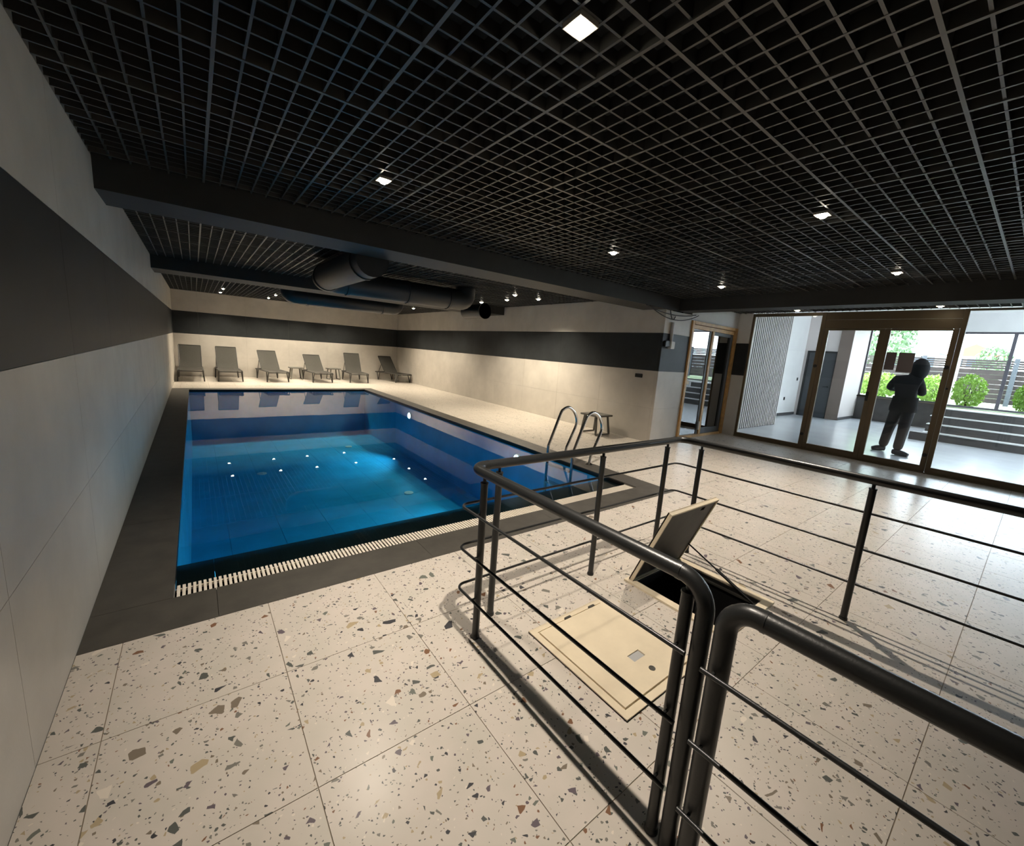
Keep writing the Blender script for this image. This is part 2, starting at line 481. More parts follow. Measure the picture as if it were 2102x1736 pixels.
# ------------------------------------------------------------------ downlights
def snap(v, o): return o + (math.floor((v - o) / GP) + 0.5) * GP
hb = NB()
for q in ((-0.044, -0.041, -0.044, 0.044), (0.041, 0.044, -0.044, 0.044), (-0.041, 0.041, -0.044, -0.041), (-0.041, 0.041, 0.041, 0.044)):
    bx(hb, *q, -0.014, 0.055)
bx(hb, -0.044, 0.044, -0.044, 0.044, 0.055, 0.058)
HOUS = mesh_of(hb, 'housing', 'lamp_housing')
lb = NB(); lathe(lb, [(0.018, -0.034), (0.036, -0.018), (0.044, 0.01), (0.044, 0.054)], n=4)
for v in lb.verts: v.co = Matrix.Rotation(PI / 4, 3, 'Z') @ v.co
LAMPM = mesh_of(lb, 'lamp', 'lamp_glow')
SPOT = bpy.data.lights.new('downlight_beam', 'SPOT')
SPOT.energy = LAMP_W; SPOT.color = LAMP_COL; SPOT.spot_size = math.radians(92); SPOT.spot_blend = 1.0; SPOT.shadow_soft_size = 0.016
SPOT2 = SPOT.copy(); SPOT2.energy = LAMP_W * 0.74; SPOT2.spot_size = math.radians(124); SPOT2.spot_blend = 0.8; SPOT2.color = (1.0, 0.875, 0.68)
SPOT3 = SPOT.copy(); SPOT3.energy = LAMP_W * 0.05
def downlight(x, y, label, group=None):
    x, y = snap(x, 1.37), snap(y, 1.665)
    t = empty('downlight', (x, y, ZC), label, 'downlight', group)
    link('housing', HOUS, t); link('lamp', LAMPM, t)
    s = link('downlight_beam', SPOT2 if y > 4.3 else (SPOT3 if x > 7.5 else SPOT), t, (-0.03, 0, -0.04))
    return t
G1 = 'downlights over the railing'
downlight(1.11, 1.20, 'bright square downlight nearest the viewer, at the top edge', G1)
downlight(1.11, 3.07, 'small downlight in front of the beam on the left', G1)
downlight(3.60, 3.07, 'downlight in front of the beam near the middle of the ceiling', G1)
downlight(3.62, 1.20, 'downlight above the right part of the railing', G1)
downlight(6.02, 1.20, 'downlight near the glass front, right of its pair', G1)
downlight(5.98, 3.05, 'downlight near the corner where the two beams meet', G1)
G2 = 'downlights over the pool'
for i, x in enumerate((0.67, 1.91, 3.03, 4.25)):
    downlight(x, 15.5, 'downlight in the row closest to the end wall, %s from the left' % ('first', 'second', 'third', 'fourth')[i], G2)
    downlight(x, 14.05, 'downlight in the row before the loungers, %s from the left' % ('first', 'second', 'third', 'fourth')[i], G2)
for y, w in ((14.0, 'farthest'), (12.65, 'second farthest'), (11.4, 'third farthest'), (8.66, 'third nearest'), (7.7, 'second nearest')):
    downlight(5.6, y, 'downlight above the right pool deck, %s of its row' % w, G2)
downlight(5.17, 6.85, 'downlight above the pool deck, left of a close pair', G2)
downlight(5.76, 6.83, 'downlight above the pool deck, right of a close pair', G2)
downlight(8.95, 3.05, 'downlight above the slatted panel by the glass front', 'downlights by the glass front')
downlight(8.95, 1.22, 'downlight above the right door leaf of the glass front', 'downlights by the glass front')

# ------------------------------------------------------------------ swimming pool
pb = NB()
D = -1.30
bx(pb, PX0 - 0.12, PX1 + 0.12, 3.10, PY1 + 0.12, D - 0.12, D - 0.012)
pool = tag(ob('swimming_pool', pb, 'pool_grout'), 'rectangular blue-tiled swimming pool with dark coping', 'swimming pool', kind='structure')
boxes('basin_wall', 'pool_tile', [(PX0 - 0.1, PX0, 3.26, PY1, D, -0.06), (PX1, PX1 + 0.1, 3.26, PY1, D, -0.06), (PX0 - 0.1, PX1 + 0.1, PY1, PY1 + 0.1, D, -0.06), (PX0 - 0.1, PX1 + 0.1, 3.12, 3.26, D, -0.075)], pool)
boxes('rim', 'ledge_tile', [(PX0 - 0.1, PX0, PY0, PY1, -0.06, -0.013), (PX1, PX1 + 0.1, PY0, PY1, -0.06, -0.013), (PX0 - 0.1, PX1 + 0.1, PY1, PY1 + 0.1, -0.06, -0.013)], pool)
cache = {}
xs = cuts(PX0, PX1, 0.25, 0.62); ys = cuts(3.26, PY1, 3.26, 1.24)
for x0, x1 in zip(xs, xs[1:]):
    for y0, y1 in zip(ys, ys[1:]):
        k = (round(x1 - x0, 3), round(y1 - y0, 3))
        if k not in cache:
            bm = NB(); bx(bm, -(x1 - x0) / 2 + .002, (x1 - x0) / 2 - .002, -(y1 - y0) / 2 + .002, (y1 - y0) / 2 - .002, -0.012, 0)
            cache[k] = mesh_of(bm, 'pool_tile', 'pool_tile')
        link('pool_tile', cache[k], pool, ((x0 + x1) / 2, (y0 + y1) / 2, D))
xs = cuts(PX0, PX1, 0.03, 1.26)
for x0, x1 in zip(xs, xs[1:]):
    box('ledge_tile', 'ledge_tile', x0 + .001, x1 - .001, PY0, 3.262, -0.075, -0.052, pool)
def coping(x0, x1, y0, y1):
    box('coping_tile', 'coping_stone', x0 + .0012, x1 - .0012, y0 + .0012, y1 - .0012, -0.03, 0.0, pool)
boxes('coping_bed', 'wall_grout', [(XL, PX0 - 0.1, 2.45, 13.14, -0.2, -0.012), (PX1 + 0.1, 4.42, 2.45, 13.14, -0.2, -0.012), (PX0 - 0.1, PX1 + 0.1, PY1 + 0.1, 13.14, -0.2, -0.012), (PX0 - 0.1, PX1 + 0.1, 2.45, 2.765, -0.2, -0.012), (PX0 - 0.1, PX0, 2.765, PY0, -0.2, -0.012), (PX1, PX1 + 0.1, 2.765, PY0, -0.2, -0.012)], pool)
xs = cuts(XL, 4.42, 0.03, 1.26)
for x0, x1 in zip(xs, xs[1:]): coping(x0, x1, 2.45, 2.765)
ys = cuts(2.765, 13.14, 2.765, 1.26)
for y0, y1 in zip(ys, ys[1:]):
    coping(XL, PX0, y0, y1); coping(PX1, 4.42, y0, y1)
xs = cuts(PX0, PX1, 0.03, 1.26)
for x0, x1 in zip(xs, xs[1:]): coping(x0, x1, PY1, 13.14)
boxes('overflow_channel', 'channel', [(PX0, PX1, 2.76, 2.775, -0.2, -0.03), (PX0, PX1, 2.93, 2.945, -0.2, -0.055), (PX0, PX1, 2.76, 2.945, -0.215, -0.2)], pool)
for x, y in ((0.95, 5.4), (3.1, 7.0), (0.95, 9.3), (3.1, 10.9)):
    bm = NB(); lathe(bm, [(0.085, 0), (0.085, 0.012), (0.06, 0.018)], (x, y, D), 16); ob('floor_inlet', bm, 'white_plastic', pool, smooth=True)
wb = NB()
w4 = [wb.verts.new(p) for p in ((PX0, PY0, ZW), (PX1, PY0, ZW), (PX1, PY1, ZW), (PX0, PY1, ZW))]
wb.faces.new(w4)
tag(ob('pool_water', wb, 'water'), 'still blue pool water mirroring the end wall and lights', 'water', kind='stuff')
# underwater lamps on the right wall
for y, lab in ((9.35, 'underwater pool lamp glowing at the far end of the right side'), (5.05, 'underwater pool lamp glowing beside the ladder')):
    t = empty('pool_lamp', (PX1, y, -0.24), lab, 'pool lamp', 'underwater lamps')
    bm = NB(); tube(bm, [(0, 0, 0), (-0.03, 0, 0)], 0.085, 20); o = link('bezel', mesh_of(bm, 'bezel', 'white_plastic', True), t)
    bm = NB(); tube(bm, [(-0.028, 0, 0), (-0.036, 0, 0)], 0.066, 20); o = link('lens', mesh_of(bm, 'lens', 'pool_glow'), t)
    L = bpy.data.lights.new('pool_beam', 'SPOT'); L.energy = 135; L.color = (0.58, 0.84, 1.0); L.spot_size = math.radians(96); L.spot_blend = 0.6; L.shadow_soft_size = 0.05
    lo = link('pool_beam', L, t, (-0.06, 0, 0)); lo.rotation_euler = Vector((-1, 0, -0.55)).to_track_quat('-Z', 'Y').to_euler()
# overflow grating
gr = empty('gutter_grating', ((PX0 + PX1) / 2, 2.855, -0.02), 'white slatted overflow grating along the near edge of the pool', 'grating')
n = 170; pit = (PX1 - PX0 - 0.01) / n
bm = NB(); bx(bm, -pit * 0.29, pit * 0.29, -0.078, 0.078, -0.016, 0.0); SL = mesh_of(bm, 'slat', 'grating_plastic')
for i in range(n): link('slat', SL, gr, (-(PX1 - PX0) / 2 + 0.005 + pit * (i + 0.5), 0, 0))
for y in (-0.05, 0.05):
    bm = NB(); bx(bm, -(PX1 - PX0) / 2 + .004, (PX1 - PX0) / 2 - .004, y - 0.006, y + 0.006, -0.026, -0.010)
    link('carrier_bar', mesh_of(bm, 'carrier_bar', 'grating_plastic'), gr)

# ------------------------------------------------------------------ pool ladder
lad = empty('pool_ladder', (4.12, 3.975, 0), 'stainless steel pool ladder with two arched handrails', 'ladder')
for y in (4.22, 3.73):
    P = [(4.00, y, -1.1), (3.995, y, 0.19), (4.175, y, 0.63), (4.235, y, 0.71), (4.345, y, 0.738), (4.46, y, 0.665), (4.53, y, 0.545), (4.515, y, 0.42), (4.37, y, 0.13), (4.345, y, 0.0)]
    # smooth the arch with a spline
    Q = []
    V = [Vector(p) for p in P]
    for i in range(len(V) - 1):
        p0 = V[max(i - 1, 0)]; p1 = V[i]; p2 = V[i + 1]; p3 = V[min(i + 2, len(V) - 1)]
        if i in (0, 1, 7, 8):
            Q.append(p1); continue
        for k in range(6):
            t = k / 6
            Q.append(0.5 * ((2 * p1) + (p2 - p0) * t + (2 * p0 - 5 * p1 + 4 * p2 - p3) * t * t + (-p0 + 3 * p1 - 3 * p2 + p3) * t ** 3))
    Q.append(V[-1])
    r = pipe('handrail', 'steel', fillet(Q, 0.05, 3), 0.021, lad, 12)
    bm = NB(); lathe(bm, [(0.055, 0.0), (0.055, 0.006), (0.026, 0.02)], (4.345, y, 0), 20); ob('flange', bm, 'steel', r, smooth=True)
for z in (-0.07, -0.34, -0.61, -0.88):
    box('step', 'steel', 3.955, 4.045, 3.75, 4.20, z - 0.015, z + 0.015, lad, bevel=0.004)

# ------------------------------------------------------------------ guard railing
ZR = 0.90
R_RAIL, R_POST, R_BAR = 0.025, 0.0185, 0.0072
def post(x, y, parent, ox=0, oy=0, zr=ZR):
    bm = NB()
    tube(bm, [(x, y, 0.0), (x, y, 0.845)], R_POST, 14)
    tube(bm, [(x, y, 0.846), (x, y, 0.853)], R_POST + 0.002, 14)
    tube(bm, [(x, y, 0.84), (x, y, zr - 0.01)], 0.009, 10)
    lathe(bm, [(R_POST + 0.004, 0.0), (R_POST + 0.004, 0.012), (R_POST, 0.02)], (x, y, 0.0), 14)
    for z in (0.23, 0.46, 0.69):
        tube(bm, [(x, y, z), (x + ox, y + oy, z)], 0.0045, 8)
    return ob('post', bm, 'rail_paint', parent, smooth=True)
rail = empty('guard_railing', (1.1, 1.7, 0), 'black tubular guard railing around the floor hatches, U shaped', 'railing')
CR = (3.06, 1.695); XE = 3.235
handP = [(1.10, 0.468, 0.0), (1.10, 0.468, ZR), (1.10, 1.71, ZR), (CR[0], CR[1], ZR), (XE, -1.5, ZR)]
pipe('handrail', 'rail_paint', fillet(handP, [0, 0.085, 0.075, 0.075, 0], 8), R_RAIL, rail, 18)
for z in (0.23, 0.46, 0.69):
    P = [(1.06, 0.487, z), (1.06, 1.748, z), (CR[0] + 0.04, CR[1] + 0.038, z), (XE + 0.04, -1.5, z)]
    pipe('bar', 'rail_paint', fillet(P, 0.05, 6), R_BAR, rail, 10)
post(1.10, 1.593, rail, -0.04); post(1.10, 0.523, rail, -0.04)
post(1.274, 1.709, rail, 0, 0.038); post(2.12, 1.703, rail, 0, 0.038); post(2.87, 1.697, rail, 0, 0.038)
post(3.07, 1.53, rail, 0.04); post(3.127, 0.514, rail, 0.04); post(3.184, -0.5, rail, 0.04)
for (a, b) in (((1.10, 0.548, ZR), (1.10, 0.563, ZR)), ((1.19, 1.71, ZR), (1.20, 1.71, ZR)), ((2.96, 1.698, ZR), (2.97, 1.698, ZR)), ((3.066, 1.6, ZR), (3.067, 1.59, ZR))):
    pipe('joint_ring', 'rail_paint', [a, b], R_RAIL + 0.0012, rail, 18)
rail2 = empty('guard_railing', (1.085, 0.4, 0), 'black tubular railing section nearest the viewer, starting beside the other', 'railing')
z2 = 0.885; R_RAIL2 = 0.0275
pipe('handrail', 'rail_paint', fillet([(1.085, 0.402, 0.0), (1.085, 0.402, z2), (1.085, -1.4, z2)], 0.07, 8), R_RAIL2, rail2, 18)
pipe('joint_ring', 'rail_paint', [(1.085, 0.322, z2), (1.085, 0.312, z2)], R_RAIL2 + 0.0012, rail2, 18)
for z in (0.23, 0.46, 0.69):
    pipe('bar', 'rail_paint', [(1.042, 0.431, z), (1.042, -1.4, z)], R_BAR, rail2, 10)
    pipe('stud', 'rail_paint', [(1.085, 0.402, z), (1.045, 0.402, z)], 0.0045, rail2, 8)
post(1.085, -0.75, rail2, -0.042, zr=z2)

# ------------------------------------------------------------------ floor hatches
h1 = empty('floor_hatch', (1.65, 1.14, 0), 'closed cream plastic floor hatch inside the railing', 'hatch')
bm = NB()
for q in ((1.36, 1.395, 0.815, 1.465), (1.905, 1.94, 0.815, 1.465), (1.395, 1.905, 0.815, 0.85), (1.395, 1.905, 1.43, 1.465)): bx(bm, *q, 0.0, 0.013)
bx(bm, 1.36, 1.94, 0.815, 1.465, 0.0, 0.007)
ob('frame', bm, 'cream_plastic', h1)
bm = NB(); bx(bm, 1.399, 1.662, 0.855, 1.42, 0.006, 0.019); bx(bm, 1.752, 1.901, 0.855, 1.42, 0.006, 0.019); bx(bm, 1.662, 1.752, 0.855, 0.999, 0.006, 0.019); bx(bm, 1.662, 1.752, 1.045, 1.42, 0.006, 0.019)
lid = ob('lid', bm, 'cream_plastic', h1)
box('finger_slot', 'conduit', 1.662, 1.752, 0.999, 1.045, 0.007, 0.012, lid)
bm = NB(); lathe(bm, [(0.016, 0.018), (0.016, 0.022), (0.010, 0.024)], (1.70, 0.925, 0), 14); ob('lock', bm, 'lid_underside', lid, smooth=True)
for x in (1.62, 1.82): box('hinge', 'lid_underside', x - 0.022, x + 0.022, 1.42, 1.433, 0.012, 0.024, h1)
h2 = empty('floor_hatch', (2.59, 1.17, 0), 'open cream floor hatch with its lid propped up on a strut', 'hatch')
bm = NB()
X0, X1, Y0, Y1 = 2.265, 2.915, 0.825, 1.525
for q in ((X0, HOLE[0], Y0, Y1), (HOLE[1], X1, Y0, Y1), (HOLE[0], HOLE[1], Y0, HOLE[2]), (HOLE[0], HOLE[1], HOLE[3], Y1)): bx(bm, *q, 0.0, 0.013)
ob('frame', bm, 'cream_plastic', h2)
bm = NB(); a, b, c, d = HOLE; t = 0.012
for q in ((a, a + t, c, d), (b - t, b, c, d), (a + t, b - t, c, c + t), (a + t, b - t, d - t, d)): bx(bm, *q, -0.6, 0.004)
bx(bm, a, b, c, d, -0.62, -0.6)
ob('well', bm, 'black_plastic', h2)
bm = NB()
for q in ((a + t, a + t + .02, c + t, d - t), (b - t - .02, b - t, c + t, d - t), (a + t + .02, b - t - .02, c + t, c + t + .02)): bx(bm, *q, -0.03, -0.018)
ob('inner_lip', bm, 'lid_underside', h2)
# propped lid: hinge line at y=1.49, leaning back over the well by 20 degrees
lean = math.atan2(0.215, 0.552)
MH = Matrix.Translation((0, 1.492, 0.014)) @ Matrix.Rotation(lean, 4, 'X')
bm = NB()
lx0, lx1, lh = 2.292, 2.892, 0.60
for q in ((lx0, lx0 + .012, 0, lh), (lx1 - .012, lx1, 0, lh), (lx0 + .012, lx1 - .012, lh - .012, lh), (lx0 + .012, lx1 - .012, 0, .012)):
    bx(bm, q[0], q[1], -0.014, 0.016, q[2], q[3], MH)
bx(bm, lx0, lx1, 0.008, 0.0165, 0, lh, MH)
lid2 = ob('lid', bm, 'cream_plastic', h2)
bm = NB()
for q in ((2.305, 2.879, 0.013, 0.535), (2.305, 2.70, 0.535, 0.562), (2.75, 2.879, 0.535, 0.562), (2.305, 2.879, 0.562, 0.587)): bx(bm, q[0], q[1], -0.006, 0.007, q[2], q[3], MH)
ob('underside_panel', bm, 'lid_underside', lid2)
p1 = MH @ Vector((2.872, -0.01, 0.17)); p2 = Vector((2.835, 0.905, -0.03))
st = pipe('strut', 'black_plastic', [p1, p2], 0.0055, h2, 8)
pipe('strut_cylinder', 'black_plastic', [p1.lerp(p2, 0.45), p2], 0.0105, st, 10)

# ------------------------------------------------------------------ glass front
def framed(name, label, y0, y1, z0, z1, sl, sr, bot, top, kind='structure', th=0.055, x=XG, fm='bronze_frame', cat='window'):
    """frame lying in plane x; y0>y1 as seen left to right"""
    t = empty(name, (x, (y0 + y1) / 2, z0), label, cat, kind=kind)
    box('stile', fm, x - th / 2, x + th / 2, y0 - sl, y0, z0, z1, t, bevel=0.004)
    box('stile', fm, x - th / 2, x + th / 2, y1, y1 + sr, z0, z1, t, bevel=0.004)
    box('bottom_rail', fm, x - th / 2, x + th / 2, y1 + sr, y0 - sl, z0, z0 + bot, t, bevel=0.004)
    box('top_rail', fm, x - th / 2, x + th / 2, y1 + sr, y0 - sl, z1 - top, z1, t, bevel=0.004)
    box('pane', 'glass', x - 0.004, x + 0.004, y1 + sr, y0 - sl, z0 + bot, z1 - top, t)
    return t
w1 = framed('window_1', 'fixed bronze-framed glass pane in front of the slatted panel', 4.018, 2.725, 0.02, 2.615, 0.05, 0.07, 0.07, 0.06)
d1 = framed('door_1', 'left leaf of the bronze-framed glass double door with a black lever', 2.722, 1.853, 0.02, 2.315, 0.068, 0.072, 0.11, 0.03, cat='door')
d2 = framed('door_2', 'right leaf of the bronze-framed glass double door, person behind it', 1.8515, 0.982, 0.02, 2.315, 0.072, 0.068, 0.10, 0.03, cat='door')
w2 = framed('window_2', 'large fixed bronze-framed glass pane in front of the stairs', 0.978, -2.2, 0.02, 2.615, 0.06, 0.07, 0.09, 0.03)
tag(box('trim_4', 'bronze_frame', XG - 0.03, XG + 0.03, 0.98, 2.724, 2.318, 2.47, bevel=0.004), 'dark header bar over the glass double door', 'trim', kind='structure')
box('fascia', 'bronze_frame', XG - 0.02, XG + 0.02, 0.98, 2.724, 2.475, 2.612, bpy.data.objects['trim_4'])
tag(box('trim_5', 'bronze_frame', XG - 0.05, XG + 0.04, -3.5, 4.018, 0.0, 0.018), 'bronze threshold strip under the glass front', 'trim', kind='structure')
tag(box('wall_side', 'plaster', XG - 0.05, XG + 0.1, -3.5, -2.205, 0.0, 3.3), 'plain wall beyond the large fixed pane', 'wall', kind='structure')
for y, z, p in ((2.757, 1.62, w1), (2.757, 0.30, w1), (1.02, 1.72, d2), (1.02, 0.30, d2)):
    bm = NB(); tube(bm, [(XG - 0.026, y, z), (XG - 0.040, y, z)], 0.030, 14); ob('hinge', bm, 'black_plastic', p, smooth=True)
bm = NB(); tube(bm, [(XG - 0.03, 1.905, 1.15), (XG - 0.075, 1.905, 1.15), (XG - 0.075, 2.035, 1.15)], 0.010, 10); bx(bm, XG - 0.038, XG - 0.026, 1.885, 1.925, 1.07, 1.23)
ob('handle', bm, 'black_plastic', d1)
bm = NB(); tube(bm, [(XG - 0.03, 0.965, 1.39), (XG - 0.07, 0.955, 1.39)], 0.014, 10); ob('handle', bm, 'black_plastic', d2)
def notice(label, y0, y1, z0, z1):
    t = box('notice', 'paper', XG - 0.0065, XG - 0.0055, y0, y1, z0, z1)
    return tag(t, label, 'notice', 'paper notices on the glass door')
notice('paper notice taped to the right glass door leaf, left of the pair', 1.640, 1.773, 1.63, 1.925)
notice('paper notice taped to the right glass door leaf, right of the pair', 1.414, 1.61, 1.60, 1.925)

# ------------------------------------------------------------------ timber-framed door in the pillar wall
d3 = empty('door_3', (8.42, YD, 0), 'timber-framed glass double door beside the tiled pillar', 'door', kind='structure')
y0, y1 = YD - 0.03, YD + 0.09
box('jamb', 'oak_frame', 7.505, 7.575, y0, y1, 0, 2.305, d3, bevel=0.004)
box('jamb', 'oak_frame', 9.235, 9.355, y0, y1, 0, 2.305, d3, bevel=0.004)
box('head', 'oak_frame', 7.575, 9.235, y0, y1, 2.245, 2.305, d3, bevel=0.004)
box('head', 'oak_frame', 7.575, 9.235, y0 + 0.015, y1, 2.165, 2.235, d3, bevel=0.004)
box('sill', 'oak_frame', 7.575, 9.235, y0, y1, 0, 0.05, d3, bevel=0.004)
box('meeting_stile', 'oak_frame', 8.335, 8.415, y0 + 0.02, y1 - 0.02, 0.05, 2.165, d3, bevel=0.004)
box('leaf_stile', 'dark_door', 8.255, 8.333, y0 + 0.04, y1 - 0.02, 0.05, 2.165, d3, bevel=0.004)
box('leaf_stile', 'dark_door', 9.125, 9.233, y0 + 0.03, y1 - 0.02, 0.05, 2.165, d3, bevel=0.004)
box('leaf_rail', 'dark_door', 8.417, 9.123, y0 + 0.03, y1 - 0.02, 0.05, 0.17, d3, bevel=0.004)
box('leaf_rail', 'dark_door', 8.417, 9.123, y0 + 0.03, y1 - 0.02, 2.095, 2.163, d3, bevel=0.004)
box('pane', 'mirror_glass', 7.577, 8.253, YD + 0.02, YD + 0.026, 0.05, 2.163, d3)
box('pane', 'mirror_glass', 8.417, 9.123, YD + 0.03, YD + 0.036, 0.17, 2.095, d3)
box('bolt', 'white_plastic', 8.30, 8.325, y0 + 0.01, y0 + 0.039, 0.14, 0.32, d3, bevel=0.004)
box('sticker', 'sticker', 7.60, 7.74, YD + 0.0175, YD + 0.0195, 1.09, 1.16, d3)

# ------------------------------------------------------------------ wiring on the pillar, switch
def catenary(a, b, sag, n=14):
    a, b = Vector(a), Vector(b)
    return [a.lerp(b, i / n) + Vector((0, 0, -sag * 4 * (i / n) * (1 - i / n))) for i in range(n + 1)]
for i, (a, b, sag, lab) in enumerate((((5.95, 4.245, 2.40), (7.50, 4.235, 2.395), 0.075, 'black cable looping under the beam, upper of the hanging cables'),
                              ((6.0, 4.215, 2.395), (7.54, 4.205, 2.39), 0.155, 'black cable looping under the beam, lowest of the hanging cables'),
                              ((6.72, 4.282, 2.40), (6.90, 4.282, 2.31), 0.10, 'short black cable loop hanging above the junction box'))):
    tag(pipe('cable', 'black_plastic', catenary(a, b, sag), 0.008, None, 8), lab, 'cable', 'cables under the beam')
jb = empty('junction_box', (6.83, YD, 1.75), 'white junction box with black socket on the tiled pillar', 'junction box')
box('white_box', 'white_plastic', 6.80, 6.915, YD - 0.075, YD - 0.001, 1.735, 1.865, jb, bevel=0.008)
box('socket', 'black_plastic', 6.655, 6.795, YD - 0.05, YD - 0.001, 1.765, 1.87, jb, bevel=0.006)
pipe('conduit', 'conduit', [(6.84, YD - 0.03, 1.866), (6.84, YD - 0.03, 1.96), (6.835, YD - 0.028, 2.08), (6.84, YD - 0.03, 2.2)], 0.03, jb, 12)
sw = box('wall_switch', 'black_plastic', XR - 0.016, XR - 0.001, 4.62, 4.78, 1.175, 1.245, bevel=0.004)
tag(sw, 'black switch plate on the right tiled wall near its corner', 'switch')

# ------------------------------------------------------------------ air ducts
def duct(label, P, r=0.185, rings=()):
    t = empty('air_duct', P[0], label, 'duct')
    pipe('pipe', 'duct_paint', fillet(P, 0.26, 6), r, t, 24)
    for a, b in rings: pipe('collar', 'duct_paint', [a, b], r + 0.012, t, 24)
    return t
za = 2.385
duct('black round air duct with two elbows behind the first beam', [(1.62, 4.785, za), (1.62, 7.12, za), (4.20, 7.12, za), (4.20, 7.12, 2.612)], rings=(((1.62, 5.0, za), (1.62, 5.05, za)), ((1.62, 6.78, za), (1.62, 6.82, za)), ((1.98, 7.12, za), (2.02, 7.12, za)), ((3.80, 7.12, za), (3.84, 7.12, za)), ((3.0, 7.12, za), (3.03, 7.12, za))))
duct('black round air duct beyond the middle beam', [(1.75, 10.7, 2.612), (1.75, 10.7, za), (4.25, 10.7, za), (4.25, 10.7, 2.612)], rings=(((2.1, 10.7, za), (2.14, 10.7, za)), ((3.85, 10.7, za), (3.89, 10.7, za))))
duct('short black round duct end hanging near the right wall', [(5.45, 8.3, 2.37), (5.45, 9.14, 2.37)], 0.17, rings=(((5.45, 8.3, 2.37), (5.45, 8.34, 2.37)),))

# ------------------------------------------------------------------ sun loungers
def lounger(label, x, y, rz, back):
    t = empty('sun_lounger', (0, 0, 0), label, 'sun lounger', 'sun loungers along the end wall')
    wd = 0.285
    for s in (-1, 1):
        pipe('side_rail', 'lounger_frame', fillet([(s * wd, 0.02, 0.30), (s * wd, 0.06, 0.325), (s * wd, 1.10, 0.315), (s * wd, 1.72, 0.30)], 0.06, 3), 0.020, t, 8)
        for yy in (0.10, 1.42):
            bm = NB()
            tube(bm, [(s * wd, yy - 0.05, 0.315), (s * (wd + .02), yy + 0.05, 0.0)], 0.016, 8)
            tube(bm, [(s * wd, yy + 0.18, 0.315), (s * (wd + .02), yy + 0.055, 0.0)], 0.016, 8)
            ob('leg', bm, 'lounger_frame', t, smooth=True)
    for yy in (0.03, 1.70): pipe('crossbar', 'lounger_frame', [(-wd, yy, 0.302), (wd, yy, 0.302)], 0.016, t, 8)
    # sling seat and back follow one profile
    ang = back
    prof = [(0.02, 0.335), (0.25, 0.338), (0.55, 0.325), (0.85, 0.325), (1.0, 0.335)]
    bl = 0.76
    pb_ = [(1.0, 0.335), (1.06, 0.36), (1.06 + 0.22 * math.cos(ang), 0.36 + 0.22 * math.sin(ang)), (1.06 + bl * math.cos(ang), 0.36 + bl * math.sin(ang))]
    for nm, pr, w2_ in (('seat', prof, 0.275), ('backrest', pb_, 0.262)):
        bm = NB(); vs = []
        for (yy, zz) in pr:
            vs.append([bm.verts.new((xx, yy, zz - 0.012 * (1 - (xx / w2_) ** 2))) for xx in (-w2_, -w2_ / 2, 0, w2_ / 2, w2_)])
        for a_, b_ in zip(vs, vs[1:]):
            for j in range(4): bm.faces.new((a_[j], a_[j + 1], b_[j + 1], b_[j]))
        bmesh.ops.solidify(bm, geom=bm.faces[:], thickness=0.012)
        ob(nm, bm, 'sling', t, smooth=True)
    yt, zt = 1.06 + bl * math.cos(ang), 0.36 + bl * math.sin(ang)
    bk = t.children[-1]
    for s in (-1, 1):
        pipe('back_rail', 'lounger_frame', [(s * 0.266, 1.06, 0.352), (s * 0.266, yt, zt - 0.005)], 0.012, bk, 8)
    pipe('top_bar', 'lounger_frame', [(-0.266, yt, zt), (0.266, yt, zt)], 0.012, bk, 8)
    for s in (-1, 1):
        pipe('prop', 'lounger_frame', [(s * 0.272, 1.06 + 0.36 * math.cos(ang), 0.35 + 0.36 * math.sin(ang)), (s * 0.272, 1.5, 0.31)], 0.009, t, 8)
    t.location = (x, y, 0); t.rotation_euler = (0, 0, rz)
    return t
A1, A2, A3 = math.asin(0.62 / 0.76), math.asin(0.56 / 0.76), math.asin(0.49 / 0.76)
lounger('grey sling sun lounger in the left corner of the end wall', -0.125, 14.68, 0.0, A1)
lounger('grey sling sun lounger, second from the left wall', 0.815, 14.68, 0.02, A1)
lounger('grey sling sun lounger, third from the left, a side table on its right', 2.065, 14.66, 0.10, A2)
lounger('grey sling sun lounger with the lowest backrest, between two side tables', 3.365, 14.60, 0.04, A3)
lounger('grey sling sun lounger, fifth from the left, right of a side table', 4.55, 14.62, -0.08, A1)
lounger('dark shaded sun lounger turned into the right corner', 6.27, 14.78, 0.16, A2)

def side_table(label, x, y, rz=0.0, h=0.405, s=0.21):
    t = empty('side_table', (0, 0, 0), label, 'side table', 'low side tables')
    box('table_top', 'table_resin', -s, s, -s, s, h - 0.034, h, t, bevel=0.006)
    for sx in (-1, 1):
        for sy in (-1, 1):
            pipe('leg', 'table_resin', [(sx * s * 0.66, sy * s * 0.72, h - 0.034), (sx * s * 0.86, sy * s * 0.86, 0.016)], 0.021, t, 8)
        pipe('stretcher', 'table_resin', [(sx * s * 0.86, -s * 0.86, 0.016), (sx * s * 0.86, s * 0.86, 0.016)], 0.014, t, 8)
    t.location = (x, y, 0); t.rotation_euler = (0, 0, rz)
    return t
side_table('low dark side table between the third and fourth lounger', 2.77, 16.02)
side_table('low dark side table between the fourth and fifth lounger', 4.02, 16.06, 0.1)
side_table('low side table by the right wall, seen behind the pool ladder', 6.24, 5.30, PI / 2, 0.395, 0.225)

